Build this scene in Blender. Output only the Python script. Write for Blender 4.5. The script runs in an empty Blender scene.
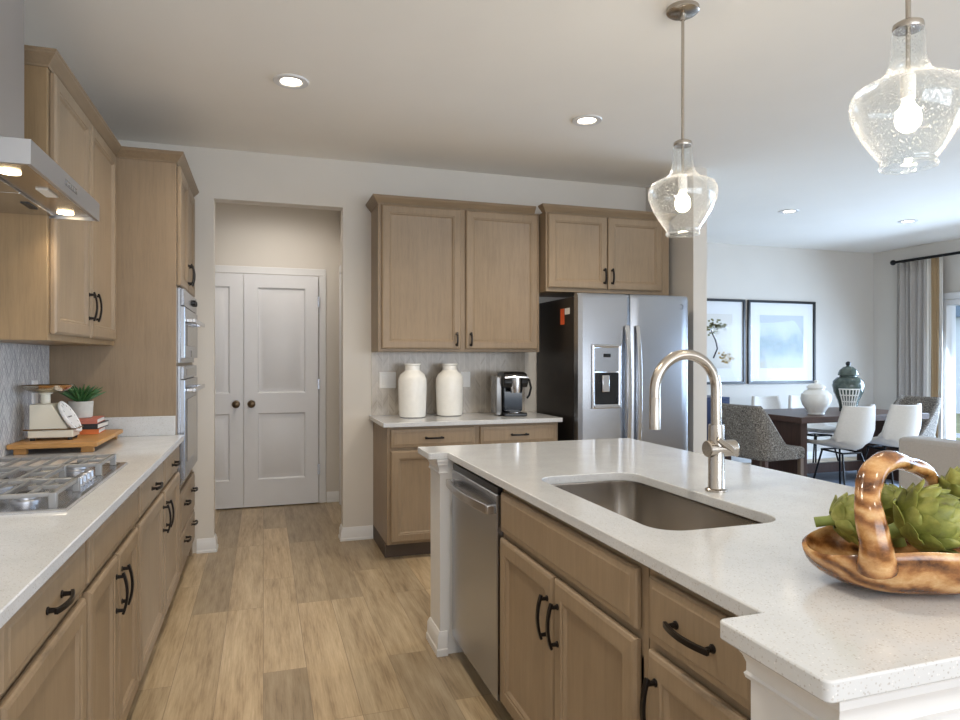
import bpy, math, random
from mathutils import Vector, Matrix
PI = math.pi
random.seed(7)
sc = bpy.context.scene
COL = sc.collection

# ------------------------------------------------------------------ camera, world, light, exposure
cam = bpy.data.cameras.new('camera'); co = bpy.data.objects.new('camera', cam); COL.objects.link(co)
co.location = (0, 0, 1.337); co.rotation_euler = (PI/2, 0, -0.3156)
cam.sensor_width = 36; cam.lens = 663.5/960*36; cam.shift_y = -1.6/960; cam.clip_start = .05; cam.clip_end = 200
sc.camera = co
vs = sc.view_settings
vs.view_transform = 'Standard'; vs.look = 'None'; vs.gamma = 1; vs.use_curve_mapping = False
vs.exposure = -0.2
w = bpy.data.worlds.new('world'); sc.world = w; w.use_nodes = True
nt = w.node_tree; nt.nodes.clear()
wo = nt.nodes.new('ShaderNodeOutputWorld'); bg = nt.nodes.new('ShaderNodeBackground')
bg.inputs[0].default_value = (.62, .78, 1, 1); bg.inputs[1].default_value = 2.2
nt.links.new(bg.outputs[0], wo.inputs[0])

def area(name, loc, rot, sx, sy, power, color):
    l = bpy.data.lights.new(name, 'AREA'); l.shape = 'RECTANGLE'; l.size = sx; l.size_y = sy; l.energy = power; l.color = color
    o = bpy.data.objects.new(name, l); COL.objects.link(o); o.location = loc; o.rotation_euler = rot
    return o
COOL = (.54, .73, 1.0); WARM = (1.0, .89, .73)
area('front_fill_light', (2.2, -3.2, 1.45), (PI/2+.7, 0, 0), 5.2, 2.1, 185, (.95, .97, 1.0))  # unseen fill light added behind the camera, tilted up to lift the ceiling
area('daylight_patio_door', (8.25, 4.83, 1.10), (PI/2-.55, 0, PI/2), 2.05, 1.9, 300, COOL)
area('daylight_living_window', (8.25, 0.6, 1.45), (PI/2-.45, 0, PI/2), 3.6, 1.9, 115, COOL)

# ------------------------------------------------------------------ materials
def lin(c):
    return tuple(((x/255)/12.92 if x/255 <= .04045 else ((x/255+.055)/1.055)**2.4) for x in c)
class NT:
    def __init__(s, name):
        s.m = bpy.data.materials.new(name); s.m.use_nodes = True; s.t = s.m.node_tree
        s.b = s.t.nodes['Principled BSDF']; s.out = s.t.nodes['Material Output']
    def n(s, typ, **kw):
        x = s.t.nodes.new(typ)
        for k, v in kw.items(): setattr(x, k, v)
        return x
    def l(s, a, b): s.t.links.new(a, b)
    def coord(s, scale=(1, 1, 1), rot=(0, 0, 0), rand=False):
        tc = s.n('ShaderNodeTexCoord'); mp = s.n('ShaderNodeMapping')
        mp.inputs['Scale'].default_value = scale; mp.inputs['Rotation'].default_value = rot
        s.l(tc.outputs['Object'], mp.inputs['Vector'])
        if rand:
            oi = s.n('ShaderNodeObjectInfo'); mu = s.n('ShaderNodeMath', operation='MULTIPLY'); mu.inputs[1].default_value = 37
            s.l(oi.outputs['Random'], mu.inputs[0]); s.l(mu.outputs[0], mp.inputs['Location'])
        return mp.outputs[0]
    def noise(s, vec, scale, detail=3, rough=.55):
        x = s.n('ShaderNodeTexNoise'); x.inputs['Scale'].default_value = scale; x.inputs['Detail'].default_value = detail
        x.inputs['Roughness'].default_value = rough; s.l(vec, x.inputs['Vector']); return x.outputs['Fac']
    def ramp(s, fac, stops):
        r = s.n('ShaderNodeValToRGB'); e = r.color_ramp.elements
        while len(e) < len(stops): e.new(.5)
        for el, (p, c) in zip(e, stops): el.position = p; el.color = (*c, 1)
        s.l(fac, r.inputs[0]); return r.outputs[0]
    def mix(s, a, b, fac, blend='MIX'):
        m = s.n('ShaderNodeMix', data_type='RGBA', blend_type=blend)
        for sock, v in ((m.inputs[0], fac), (m.inputs[6], a), (m.inputs[7], b)):
            if hasattr(v, 'links'): s.l(v, sock)
            else: sock.default_value = v if isinstance(v, (int, float)) else (*v, 1)
        return m.outputs[2]
    def math(s, op, a, b=None, c=None):
        m = s.n('ShaderNodeMath', operation=op)
        for i, v in enumerate((a, b, c)):
            if v is None: continue
            if hasattr(v, 'links'): s.l(v, m.inputs[i])
            else: m.inputs[i].default_value = v
        return m.outputs[0]
    def bump(s, h, strength, dist=.002):
        b = s.n('ShaderNodeBump'); b.inputs['Strength'].default_value = strength; b.inputs['Distance'].default_value = dist
        s.l(h, b.inputs['Height']); s.l(b.outputs[0], s.b.inputs['Normal'])
    def set(s, col=None, rough=.5, metal=0, spec=None, **kw):
        if col is not None:
            if hasattr(col, 'links'): s.l(col, s.b.inputs['Base Color'])
            else: s.b.inputs['Base Color'].default_value = (*col, 1)
        s.b.inputs['Roughness'].default_value = rough; s.b.inputs['Metallic'].default_value = metal
        if spec is not None: s.b.inputs['Specular IOR Level'].default_value = spec
        for k, v in kw.items(): s.b.inputs[k].default_value = v
        return s.m
def plain(name, rgb, rough=.5, metal=0, var=.06, nscale=8, **kw):
    k = NT(name); c = lin(rgb)
    f = k.noise(k.coord(), nscale)
    col = k.ramp(f, [(.3, tuple(x*(1-var) for x in c)), (.7, tuple(min(1, x*(1+var)) for x in c))])
    return k.set(col, rough, metal, **kw)
def wood(name, rgb, var=.12, rough=.42, axis='z', scale=1):
    k = NT(name); c = lin(rgb)
    sx = {'z': (14, 14, 1.0), 'y': (14, 1, 14), 'x': (1, 14, 14)}[axis]
    v = k.coord(tuple(a*scale for a in sx), rand=True)
    f1 = k.noise(v, 3, 6, .65); f2 = k.noise(k.coord((3, 3, 3), rand=True), 1.3, 2)
    f3 = k.noise(k.coord(tuple(a*scale*6 for a in sx), rand=True), 2.5, 3, .6)
    f = k.math('ADD', k.math('ADD', k.math('MULTIPLY', f1, .45), k.math('MULTIPLY', f2, .3)), k.math('MULTIPLY', f3, .25))
    col = k.ramp(f, [(.32, tuple(x*(1-var*1.6) for x in c)), (.5, c), (.68, tuple(min(1, x*(1+var*1.3)) for x in c))])
    k.bump(f3, .08); return k.set(col, rough, spec=.35)
def steel(name, rgb, rough=.28, aniso='z'):
    k = NT(name); c = lin(rgb)
    f = k.noise(k.coord(), 3, 2)
    col = k.ramp(f, [(.3, tuple(x*.98 for x in c)), (.7, c)])
    m = k.set(col, rough, 1.0); return m
def emit(name, rgb, strength):
    k = NT(name); k.set(lin(rgb), .5); k.b.inputs['Emission Color'].default_value = (*lin(rgb), 1); k.b.inputs['Emission Strength'].default_value = strength
    return k.m

M = {}
M['wall'] = plain('wall_paint', (215, 209, 200), .85, var=.015, nscale=2)
M['ceiling'] = plain('ceiling_paint', (245, 241, 234), .9, var=.012, nscale=2)
M['white'] = plain('white_trim_paint', (222, 221, 220), .4, var=.01)
M['door_white'] = plain('white_door_paint', (226, 226, 228), .42, var=.01)
M['cab'] = wood('stained_maple', (148, 128, 104))
M['cab_h'] = wood('stained_maple_cross_grain', (140, 120, 96), axis='x')
M['cab_light'] = wood('light_maple_side', (150, 125, 93))
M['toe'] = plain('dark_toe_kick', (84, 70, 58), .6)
M['pull'] = plain('dark_bronze', (46, 42, 40), .32, .8)
M['steel'] = steel('brushed_steel', (172, 175, 181), .27)
M['steel_soft'] = steel('satin_steel', (186, 187, 191), .38)
M['steel_h'] = steel('brushed_steel_polished', (205, 205, 207), .2, 'n')
M['sink'] = steel('sink_steel', (176, 168, 158), .27, 'x')
M['nickel'] = steel('brushed_nickel', (186, 178, 168), .27, 'n')
M['black'] = plain('black_plastic', (22, 22, 24), .3)
M['fridge_side'] = plain('charcoal_fridge_side', (40, 36, 34), .38, .3)
M['dark_glass'] = plain('dark_glass', (30, 31, 34), .08)
M['oven_glass'] = plain('grey_oven_glass', (120, 118, 116), .1, .3)
M['iron'] = plain('cast_iron', (150, 150, 150), .4, .6)
M['iron_dark'] = plain('dark_iron', (50, 50, 52), .5, .3)
M['ceramic'] = plain('white_ceramic', (238, 235, 228), .22, var=.03, nscale=30)
M['lampwhite'] = emit('lamp_disc', (255, 240, 215), 14)
M['bulb'] = emit('lamp_bulb', (255, 236, 205), 22)
M['hoodlamp'] = emit('hood_lamp', (255, 232, 190), 9)
M['navy'] = plain('navy_lacquer', (24, 40, 78), .35)
M['darkwood'] = wood('walnut_table', (84, 62, 52), var=.25, axis='x')
M['darkleg'] = wood('walnut_upright', (80, 58, 48), var=.25)
M['board'] = wood('honey_pine_board', (186, 138, 82), var=.2, axis='x')
M['sofa'] = plain('oatmeal_linen', (190, 183, 176), .95, var=.05, nscale=80)
M['pillow'] = plain('pale_grey_linen', (196, 192, 190), .95, var=.05, nscale=60)
M['chair_white'] = plain('off_white_upholstery', (222, 216, 208), .8, var=.03, nscale=60)
M['plate'] = plain('outlet_plastic', (236, 234, 230), .4, var=.01)
M['rod'] = plain('black_rod_metal', (24, 23, 24), .4, .5)
M['rug'] = plain('blue_grey_rug', (142, 152, 168), .95, var=.2, nscale=5)
M['bronze_knob'] = plain('antique_bronze', (96, 80, 62), .3, .9)
M['orange'] = plain('orange_sticker', (222, 92, 44), .5, var=.02)
M['paper'] = plain('paper', (232, 228, 220), .7, var=.02)

def quartz():
    k = NT('white_quartz'); v = k.coord()
    vo = k.n('ShaderNodeTexVoronoi'); vo.inputs['Scale'].default_value = 290; k.l(v, vo.inputs['Vector'])
    wn = k.n('ShaderNodeTexWhiteNoise'); k.l(vo.outputs['Position'], wn.inputs['Vector'])
    near = k.math('LESS_THAN', vo.outputs['Distance'], k.math('MULTIPLY', wn.outputs['Value'], .52))
    keep = k.math('GREATER_THAN', wn.outputs['Value'], .72)
    fac = k.math('MULTIPLY', near, keep)
    wn2 = k.n('ShaderNodeSeparateColor'); k.l(wn.outputs['Color'], wn2.inputs[0])
    spk = k.ramp(wn2.outputs[1], [(0, lin((150, 142, 134))), (.6, lin((186, 180, 174))), (1, lin((238, 236, 234)))])
    base = k.ramp(k.noise(v, 9, 4), [(.3, lin((200, 201, 202))), (.7, lin((208, 209, 210)))])
    return k.set(k.mix(base, spk, k.math('MULTIPLY', fac, .55)), .12, spec=.5)
M['quartz'] = quartz()

def floor_mat():
    k = NT('oak_plank_floor')
    v = k.coord(rot=(0, 0, PI/2))
    br = k.n('ShaderNodeTexBrick'); br.offset = .37; br.offset_frequency = 3
    br.inputs['Scale'].default_value = 1; br.inputs['Brick Width'].default_value = 1.25; br.inputs['Row Height'].default_value = .178
    br.inputs['Mortar Size'].default_value = .0012; br.inputs['Color1'].default_value = (0, 0, 0, 1); br.inputs['Color2'].default_value = (1, 1, 1, 1)
    br.inputs['Mortar'].default_value = (.5, .5, .5, 1); br.inputs['Bias'].default_value = 0
    k.l(v, br.inputs['Vector'])
    # every plank its own grain: push the sample point by the plank's random tone
    cx = k.n('ShaderNodeCombineXYZ'); k.l(k.math('MULTIPLY', br.outputs['Color'], 23), cx.inputs[0]); k.l(k.math('MULTIPLY', br.outputs['Color'], 11), cx.inputs[1])
    ad = k.n('ShaderNodeVectorMath', operation='ADD'); k.l(v, ad.inputs[0]); k.l(cx.outputs[0], ad.inputs[1])
    def mapped(sx, sy):
        mp = k.n('ShaderNodeMapping'); mp.inputs['Scale'].default_value = (sx, sy, 1); k.l(ad.outputs[0], mp.inputs[0]); return mp.outputs[0]
    g1 = k.noise(mapped(1.5, 14), 2.2, 6, .65); g2 = k.noise(mapped(3, 80), 2, 4, .6)
    g3 = k.noise(mapped(.7, 5), 1.6, 3, .5)
    g = k.math('ADD', k.math('MULTIPLY', g1, .45), k.math('ADD', k.math('MULTIPLY', g2, .25), k.math('MULTIPLY', g3, .3)))
    grain = k.ramp(g, [(.34, lin((130, 108, 82))), (.47, lin((178, 156, 124))), (.62, lin((206, 186, 154)))])
    tone = k.ramp(br.outputs['Color'], [(0, (.66, .66, .67)), (.4, (.86, .86, .86)), (1, (1.03, 1.01, .99))])
    c = k.mix(grain, tone, 1.0, 'MULTIPLY')
    c = k.mix(c, lin((112, 94, 76)), k.math('MULTIPLY', br.outputs['Fac'], .7))
    k.bump(g, .05); return k.set(c, .34, spec=.4)
M['floor'] = floor_mat()

def chevron(name, tile_a, tile_b, grout, P=.12, H=.032):
    k = NT(name); tc = k.n('ShaderNodeTexCoord'); sp = k.n('ShaderNodeSeparateXYZ'); k.l(tc.outputs['Object'], sp.inputs[0])
    fx = k.math('FRACT', k.math('DIVIDE', sp.outputs[0], P)); tri = k.math('ABSOLUTE', k.math('SUBTRACT', fx, .5))
    q = k.math('DIVIDE', k.math('ADD', sp.outputs[2], k.math('MULTIPLY', tri, P*1.55)), H)
    fz = k.math('FRACT', q); row = k.math('FLOOR', q); colm = k.math('FLOOR', k.math('DIVIDE', sp.outputs[0], P/2))
    g1 = k.math('LESS_THAN', k.math('ABSOLUTE', k.math('SUBTRACT', fz, .5)), .43)
    fx2 = k.math('FRACT', k.math('DIVIDE', sp.outputs[0], P/2)); g2 = k.math('LESS_THAN', k.math('ABSOLUTE', k.math('SUBTRACT', fx2, .5)), .475)
    tile = k.math('MULTIPLY', g1, g2)
    cv = k.n('ShaderNodeCombineXYZ'); k.l(row, cv.inputs[0]); k.l(colm, cv.inputs[1])
    wn = k.n('ShaderNodeTexWhiteNoise'); k.l(cv.outputs[0], wn.inputs['Vector'])
    c = k.mix(lin(grout), k.mix(lin(tile_a), lin(tile_b), wn.outputs['Value']), tile)
    k.bump(tile, .3, .001); return k.set(c, .22)
M['tile_back'] = chevron('beige_chevron_tile', (166, 155, 141), (188, 178, 164), (208, 200, 188), .085, .025)
M['tile_left'] = chevron('chevron_tile', (168, 168, 170), (204, 203, 202), (240, 239, 236))

def glass_thin():
    k = NT('seeded_glass'); t = k.t; t.nodes.remove(k.b)
    v = k.coord(); vo = k.n('ShaderNodeTexVoronoi'); vo.inputs['Scale'].default_value = 120; k.l(v, vo.inputs['Vector'])
    seed = k.math('LESS_THAN', vo.outputs['Distance'], .24)
    lw = k.n('ShaderNodeLayerWeight'); lw.inputs['Blend'].default_value = .35
    fr = k.math('MINIMUM', k.math('ADD', k.math('MULTIPLY', k.math('POWER', lw.outputs['Facing'], 2.2), .8), k.math('MULTIPLY_ADD', seed, .45, .04)), .9)
    tr = k.n('ShaderNodeBsdfTransparent'); tr.inputs[0].default_value = (.97, .98, .98, 1)
    gl = k.n('ShaderNodeBsdfGlossy'); gl.inputs['Roughness'].default_value = .06
    tl = k.n('ShaderNodeBsdfTranslucent'); tl.inputs[0].default_value = (.95, .95, .95, 1)
    m0 = k.n('ShaderNodeMixShader'); m0.inputs[0].default_value = .35; k.l(gl.outputs[0], m0.inputs[1]); k.l(tl.outputs[0], m0.inputs[2])
    mx = k.n('ShaderNodeMixShader'); k.l(fr, mx.inputs[0]); k.l(tr.outputs[0], mx.inputs[1]); k.l(m0.outputs[0], mx.inputs[2]); k.l(mx.outputs[0], k.out.inputs[0])
    return k.m
M['seeded'] = glass_thin()
def pane():
    k = NT('clear_pane'); k.t.nodes.remove(k.b)
    lw = k.n('ShaderNodeFresnel'); lw.inputs[0].default_value = 1.11
    tr = k.n('ShaderNodeBsdfTransparent'); gl = k.n('ShaderNodeBsdfGlossy'); gl.inputs['Roughness'].default_value = .02
    mx = k.n('ShaderNodeMixShader'); k.l(lw.outputs[0], mx.inputs[0]); k.l(tr.outputs[0], mx.inputs[1]); k.l(gl.outputs[0], mx.inputs[2]); k.l(mx.outputs[0], k.out.inputs[0])
    return k.m
M['pane'] = pane()
def tweed():
    k = NT('grey_tweed'); f = k.noise(k.coord(), 95, 2, .7)
    return k.set(k.ramp(f, [(.35, lin((70, 64, 58))), (.55, lin((134, 126, 116))), (.7, lin((186, 178, 166)))]), .95)
M['tweed'] = tweed()
def burl():
    k = NT('polished_root_wood'); v = k.coord((9, 9, 14)); f = k.noise(v, 2.4, 8, .72)
    wv = k.n('ShaderNodeTexWave', wave_type='RINGS'); wv.inputs['Scale'].default_value = .7; wv.inputs['Distortion'].default_value = 9; wv.inputs['Detail'].default_value = 4; k.l(v, wv.inputs[0])
    g = k.math('ADD', k.math('MULTIPLY', f, .7), k.math('MULTIPLY', wv.outputs['Fac'], .3))
    return k.set(k.ramp(g, [(.28, lin((72, 42, 22))), (.45, lin((146, 96, 52))), (.6, lin((188, 140, 88))), (.75, lin((214, 178, 128)))]), .18, spec=.6)
M['burl'] = burl()
def choke():
    k = NT('artichoke_green'); f = k.noise(k.coord(), 26, 4, .6)
    return k.set(k.ramp(f, [(.25, lin((84, 80, 44))), (.42, lin((118, 124, 56))), (.6, lin((150, 152, 78))), (.75, lin((180, 178, 108)))]), .45, spec=.4)
M['choke'] = choke()
M['stem'] = plain('artichoke_stem_green', (120, 134, 64), .5, var=.15, nscale=40)
M['succulent'] = plain('succulent_green', (62, 104, 58), .45, var=.3, nscale=40)
M['concrete'] = plain('pale_concrete', (190, 190, 184), .8, var=.06, nscale=30)
M['soil'] = plain('dark_soil', (48, 38, 30), .95, var=.3, nscale=60)
M['enamel'] = plain('cream_enamel', (222, 216, 198), .3, var=.02)
M['dial'] = plain('dial_white', (234, 234, 234), .25, var=.01)
M['brass'] = plain('aged_brass', (120, 92, 48), .35, .8)
M['pan'] = steel('scale_pan_steel', (206, 196, 178), .2, 'n')
M['book_pink'] = plain('faded_red_cover', (186, 112, 96), .7)
M['book_black'] = plain('black_cover', (44, 44, 48), .6)
M['book_orange'] = plain('orange_cover', (206, 110, 54), .6)
def jar_green():
    k = NT('green_glaze'); f = k.noise(k.coord(), 14, 4)
    return k.set(k.ramp(f, [(.3, lin((52, 64, 60))), (.7, lin((96, 108, 100)))]), .14)
M['jar_green'] = jar_green()
def curtain_mat():
    k = NT('grey_linen_curtain'); f = k.noise(k.coord((200, 200, 30)), 2, 2)
    return k.set(k.ramp(f, [(.3, lin((160, 153, 146))), (.7, lin((184, 177, 169)))]), .95)
M['curtain'] = curtain_mat()
M['tan_band'] = plain('tan_band', (170, 142, 106), .95, var=.08, nscale=80)
M['cream_band'] = plain('cream_band', (226, 220, 210), .95, var=.03, nscale=80)
def art(name, stops, sx, seed):
    k = NT(name); tc = k.n('ShaderNodeTexCoord'); mp = k.n('ShaderNodeMapping'); mp.inputs['Scale'].default_value = (sx, 1, 3); mp.inputs['Location'].default_value = (seed, 0, seed)
    k.l(tc.outputs['Object'], mp.inputs[0]); f = k.noise(mp.outputs[0], 2.2, 6, .6)
    sp = k.n('ShaderNodeSeparateXYZ'); k.l(tc.outputs['Object'], sp.inputs[0])
    g = k.math('ADD', k.math('MULTIPLY', f, .5), k.math('MULTIPLY', sp.outputs[2], .75))
    return k.set(k.ramp(g, stops), .6)
M['art_a'] = art('garden_painting', [(.22, lin((120, 132, 128))), (.34, lin((206, 202, 192))), (.6, lin((220, 217, 210)))], 3, 2.0)
M['art_b'] = art('misty_landscape_painting', [(.2, lin((150, 138, 112))), (.34, lin((196, 186, 164))), (.5, lin((190, 196, 198))), (.62, lin((140, 156, 158))), (.8, lin((196, 202, 206)))], 2, 5.0)
M['mat_board'] = plain('mat_board', (230, 230, 230), .7, var=.01)
M['leaf_gold'] = plain('painted_gold_leaf', (196, 160, 88), .7, var=.25, nscale=60)
M['leaf_olive'] = plain('painted_olive_leaf', (122, 118, 66), .7, var=.3, nscale=60)
M['bark'] = plain('painted_bark', (50, 44, 44), .7)
M['deck'] = plain('deck_boards', (150, 146, 140), .8)
M['siding'] = plain('white_siding', (226, 230, 236), .6, var=.02)
M['shingle'] = plain('blue_grey_shingle', (120, 134, 150), .9, var=.15, nscale=20)
M['lawn'] = plain('dry_lawn', (150, 148, 110), .95, var=.2, nscale=3)

# ------------------------------------------------------------------ mesh helpers
class MB:
    def __init__(s): s.v = []; s.f = []
    def add(s, vs, fs):
        o = len(s.v); s.v += [tuple(p) for p in vs]; s.f += [tuple(i+o for i in f) for f in fs]; return s
    def box(s, x0, x1, y0, y1, z0, z1):
        return s.add([(x0, y0, z0), (x1, y0, z0), (x1, y1, z0), (x0, y1, z0), (x0, y0, z1), (x1, y0, z1), (x1, y1, z1), (x0, y1, z1)],
                     [(0, 3, 2, 1), (4, 5, 6, 7), (0, 1, 5, 4), (1, 2, 6, 5), (2, 3, 7, 6), (3, 0, 4, 7)])
    def loops(s, L, cap0=True, cap1=True, closed=True):
        n = len(L[0]); vs = [p for l in L for p in l]; fs = []
        for i in range(len(L)-1):
            for j in range(n if closed else n-1):
                k = (j+1) % n; fs.append((i*n+j, i*n+k, (i+1)*n+k, (i+1)*n+j))
        if cap0: fs.append(tuple(range(n-1, -1, -1)))
        if cap1: fs.append(tuple((len(L)-1)*n+j for j in range(n)))
        return s.add(vs, fs)
    def lathe(s, prof, n=32, c=(0, 0, 0), cap0=True, cap1=True, ell=(1, 1)):
        return s.loops([[(c[0]+max(r, 1e-4)*math.cos(2*PI*j/n)*ell[0], c[1]+max(r, 1e-4)*math.sin(2*PI*j/n)*ell[1], c[2]+z) for j in range(n)] for r, z in prof], cap0, cap1)
    def tube(s, pts, r, n=10, flat=None, up=None):
        P = [Vector(p) for p in pts]; m = len(P); R = r if isinstance(r, (list, tuple)) else [r]*m
        T = [(P[min(i+1, m-1)]-P[max(i-1, 0)]).normalized() for i in range(m)]
        u = Vector(up) if up else (Vector((0, 0, 1)) if abs(T[0].z) < .9 else Vector((1, 0, 0)))
        L = []
        for i in range(m):
            a = (u - T[i]*u.dot(T[i])).normalized(); b = T[i].cross(a); u = a
            fa, fb = flat if flat else (1, 1)
            L.append([tuple(P[i] + a*R[i]*fa*math.cos(2*PI*j/n) + b*R[i]*fb*math.sin(2*PI*j/n)) for j in range(n)])
        return s.loops(L)
    def bar(s, pts, wa, wb, up):
        P = [Vector(p) for p in pts]; m = len(P); T = [(P[min(i+1, m-1)]-P[max(i-1, 0)]).normalized() for i in range(m)]
        u = Vector(up); L = []
        for i in range(m):
            a = (u - T[i]*u.dot(T[i])).normalized(); b = T[i].cross(a)
            L.append([tuple(P[i]+a*wa*x+b*wb*y) for x, y in ((-1, -1), (1, -1), (1, 1), (-1, 1))])
        return s.loops(L)
    def grid(s, fn, nu, nv, wrap=False):
        vs = [fn(i/(nu if wrap else nu-1), j/(nv-1)) for j in range(nv) for i in range(nu)]
        fs = [(j*nu+i, j*nu+(i+1) % nu, (j+1)*nu+(i+1) % nu, (j+1)*nu+i) for j in range(nv-1) for i in range(nu if wrap else nu-1)]
        return s.add(vs, fs)
    def sphere(s, c, r, n=16, m=10, sc=(1, 1, 1)):
        return s.loops([[(c[0]+r*sc[0]*math.sin(a)*math.cos(2*PI*j/n), c[1]+r*sc[1]*math.sin(a)*math.sin(2*PI*j/n), c[2]-r*sc[2]*math.cos(a)) for j in range(n)] for a in [max(.02, min(PI-.02, PI*i/m)) for i in range(m+1)]])
    def rects(s, x0, x1, z0, z1, seq):
        # nested rectangles in the x-z plane: seq of (inset, y); first one capped behind, last one filled
        return s.loops([[(x0+i, y, z0+i), (x1-i, y, z0+i), (x1-i, y, z1-i), (x0+i, y, z1-i)] for i, y in seq])
    def run(s, path, prof, closed=False):
        # mitred moulding: profile (out, z) swept along an xy path; out is to the right of travel
        P = [Vector((p[0], p[1])) for p in path]; n = len(P); L = []
        for i in range(n):
            d0 = (P[i]-P[i-1]).normalized() if (i > 0 or closed) else (P[1]-P[0]).normalized()
            d1 = (P[(i+1) % n]-P[i]).normalized() if (i < n-1 or closed) else d0
            n0 = Vector((d0.y, -d0.x)); n1 = Vector((d1.y, -d1.x)); m = (n0+n1); m = m/max(1e-6, m.dot(n0)) if m.length > 1e-6 else n0
            L.append([(P[i].x+m.x*o, P[i].y+m.y*o, z) for o, z in prof])
        if closed: L.append(L[0])
        return s.loops(L, not closed, not closed)
    def xf(s, loc=(0, 0, 0), rz=0, rx=0, ry=0):
        m = Matrix.Translation(loc) @ Matrix.Rotation(rz, 4, 'Z') @ Matrix.Rotation(ry, 4, 'Y') @ Matrix.Rotation(rx, 4, 'X')
        s.v = [tuple(m @ Vector(p)) for p in s.v]; return s
    def join(s, o): return s.add(o.v, o.f)
    def build(s, name, mat, parent=None, bevel=0, loc=None, rz=None, solid=0, sub=0, ang=35, offset=-1):
        me = bpy.data.meshes.new(name); me.from_pydata(s.v, [], s.f); me.validate(); me.update()
        import bmesh
        bm = bmesh.new(); bm.from_mesh(me); bmesh.ops.recalc_face_normals(bm, faces=bm.faces); bm.to_mesh(me); bm.free()
        me.polygons.foreach_set('use_smooth', [True]*len(me.polygons)); me.set_sharp_from_angle(angle=math.radians(ang))
        me.materials.append(mat); o = bpy.data.objects.new(name, me); COL.objects.link(o)
        if parent: o.parent = parent
        if loc: o.location = loc
        if rz: o.rotation_euler.z = rz
        if solid:
            md = o.modifiers.new('thickness', 'SOLIDIFY'); md.thickness = solid; md.offset = offset
        if bevel:
            md = o.modifiers.new('bevel', 'BEVEL'); md.width = bevel; md.segments = 2; md.limit_method = 'ANGLE'; md.angle_limit = math.radians(40)
        if sub:
            md = o.modifiers.new('smooth', 'SUBSURF'); md.levels = sub; md.render_levels = sub
        return o
def tag(o, label, cat, group=None):
    o['label'] = label; o['category'] = cat
    if group: o['group'] = group
    return o
def thing(name, label, cat, loc=(0, 0, 0), rz=0, group=None):
    o = bpy.data.objects.new(name, None); COL.objects.link(o); o.location = loc; o.rotation_euler.z = rz; o.empty_display_size = .1
    return tag(o, label, cat, group)
def struct(o): o['kind'] = 'structure'; return o
def B(*a): return MB().box(*a)
def dup(root, loc, rz, label=None):
    r = root.copy(); COL.objects.link(r); r.location = loc; r.rotation_euler.z = rz
    if label: r['label'] = label
    for ch in list(root.children):
        c = ch.copy(); COL.objects.link(c); c.parent = r
        for g in list(ch.children):
            d = g.copy(); COL.objects.link(d); d.parent = c
    return r

# ------------------------------------------------------------------ room shell
H = 2.79; XL = -1.075; YB = 4.94; XR = 8.02; YD = 7.03; YF = -3.0; YH = 6.31
struct(B(-1.3, XR+.15, YF-.1, YD+.15, -.1, 0).build('floor', M['floor']))
struct(B(-1.3, XR+.15, YF-.1, YD+.15, H, H+.1).build('ceiling', M['ceiling']))
struct(B(XL-.12, XL, YF, YH+.12, 0, H).build('wall_left', M['wall']))
OX0, OX1, OZ = -.326, .556, 2.445
struct(B(XL, OX0, YB, YB+.12, 0, H).box(OX0, OX1, YB, YB+.12, OZ, H).box(OX1, 3.10, YB, YB+.12, 0, H).build('wall_back', M['wall']))
struct(B(3.10, 3.22, 4.28, YD, 0, H).build('wall_partition', M['wall']))
struct(B(3.22, XR, YD, YD+.12, 0, H).build('wall_dining', M['wall']))
# right wall with a patio door and a living-room window
wr = B(XR, XR+.12, 6.05, YD+.12, 0, H).box(XR, XR+.12, 3.74, 6.05, 2.06, H).box(XR, XR+.12, 2.5, 3.74, 0, H)
wr.box(XR, XR+.12, -1.3, 2.5, 0, .5).box(XR, XR+.12, -1.3, 2.5, 2.4, H).box(XR, XR+.12, YF, -1.3, 0, H)
struct(wr.build('wall_right', M['wall']))
wf = B(XL, -.4, YF-.12, YF, 0, H).box(-.4, 4.8, YF-.12, YF, 0, .4).box(-.4, 4.8, YF-.12, YF, 2.5, H).box(4.8, XR, YF-.12, YF, 0, H)
struct(wf.build('wall_front', M['wall']))
struct(B(XL, .68, YH, YH+.12, 0, H).build('wall_hall', M['wall']))
struct(B(.68, .80, YB+.12, YH+.12, 0, H).build('wall_hall_right', M['wall']))
BB = [(0, 0), (.022, 0), (.022, .014), (.016, .022), (.015, .068), (.010, .078), (.008, .088), (.004, .096), (0, .096)]
def base(name, path): struct(MB().run(path, BB).build(name, M['white']))
base('baseboard_left', [(-.435, YB), (OX0, YB), (OX0, YB+.12)])
base('baseboard_back', [(OX1, YB+.12), (OX1, YB), (.774, YB)])
base('baseboard_hall', [(.56, YH), (.68, YH)])
base('baseboard_dining', [(3.22, YD), (XR, YD)])
base('baseboard_right', [(XR, YD), (XR, 6.14)])
base('baseboard_partition', [(3.10, 4.9), (3.10, 4.28), (3.22, 4.28), (3.22, YD)])

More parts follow.
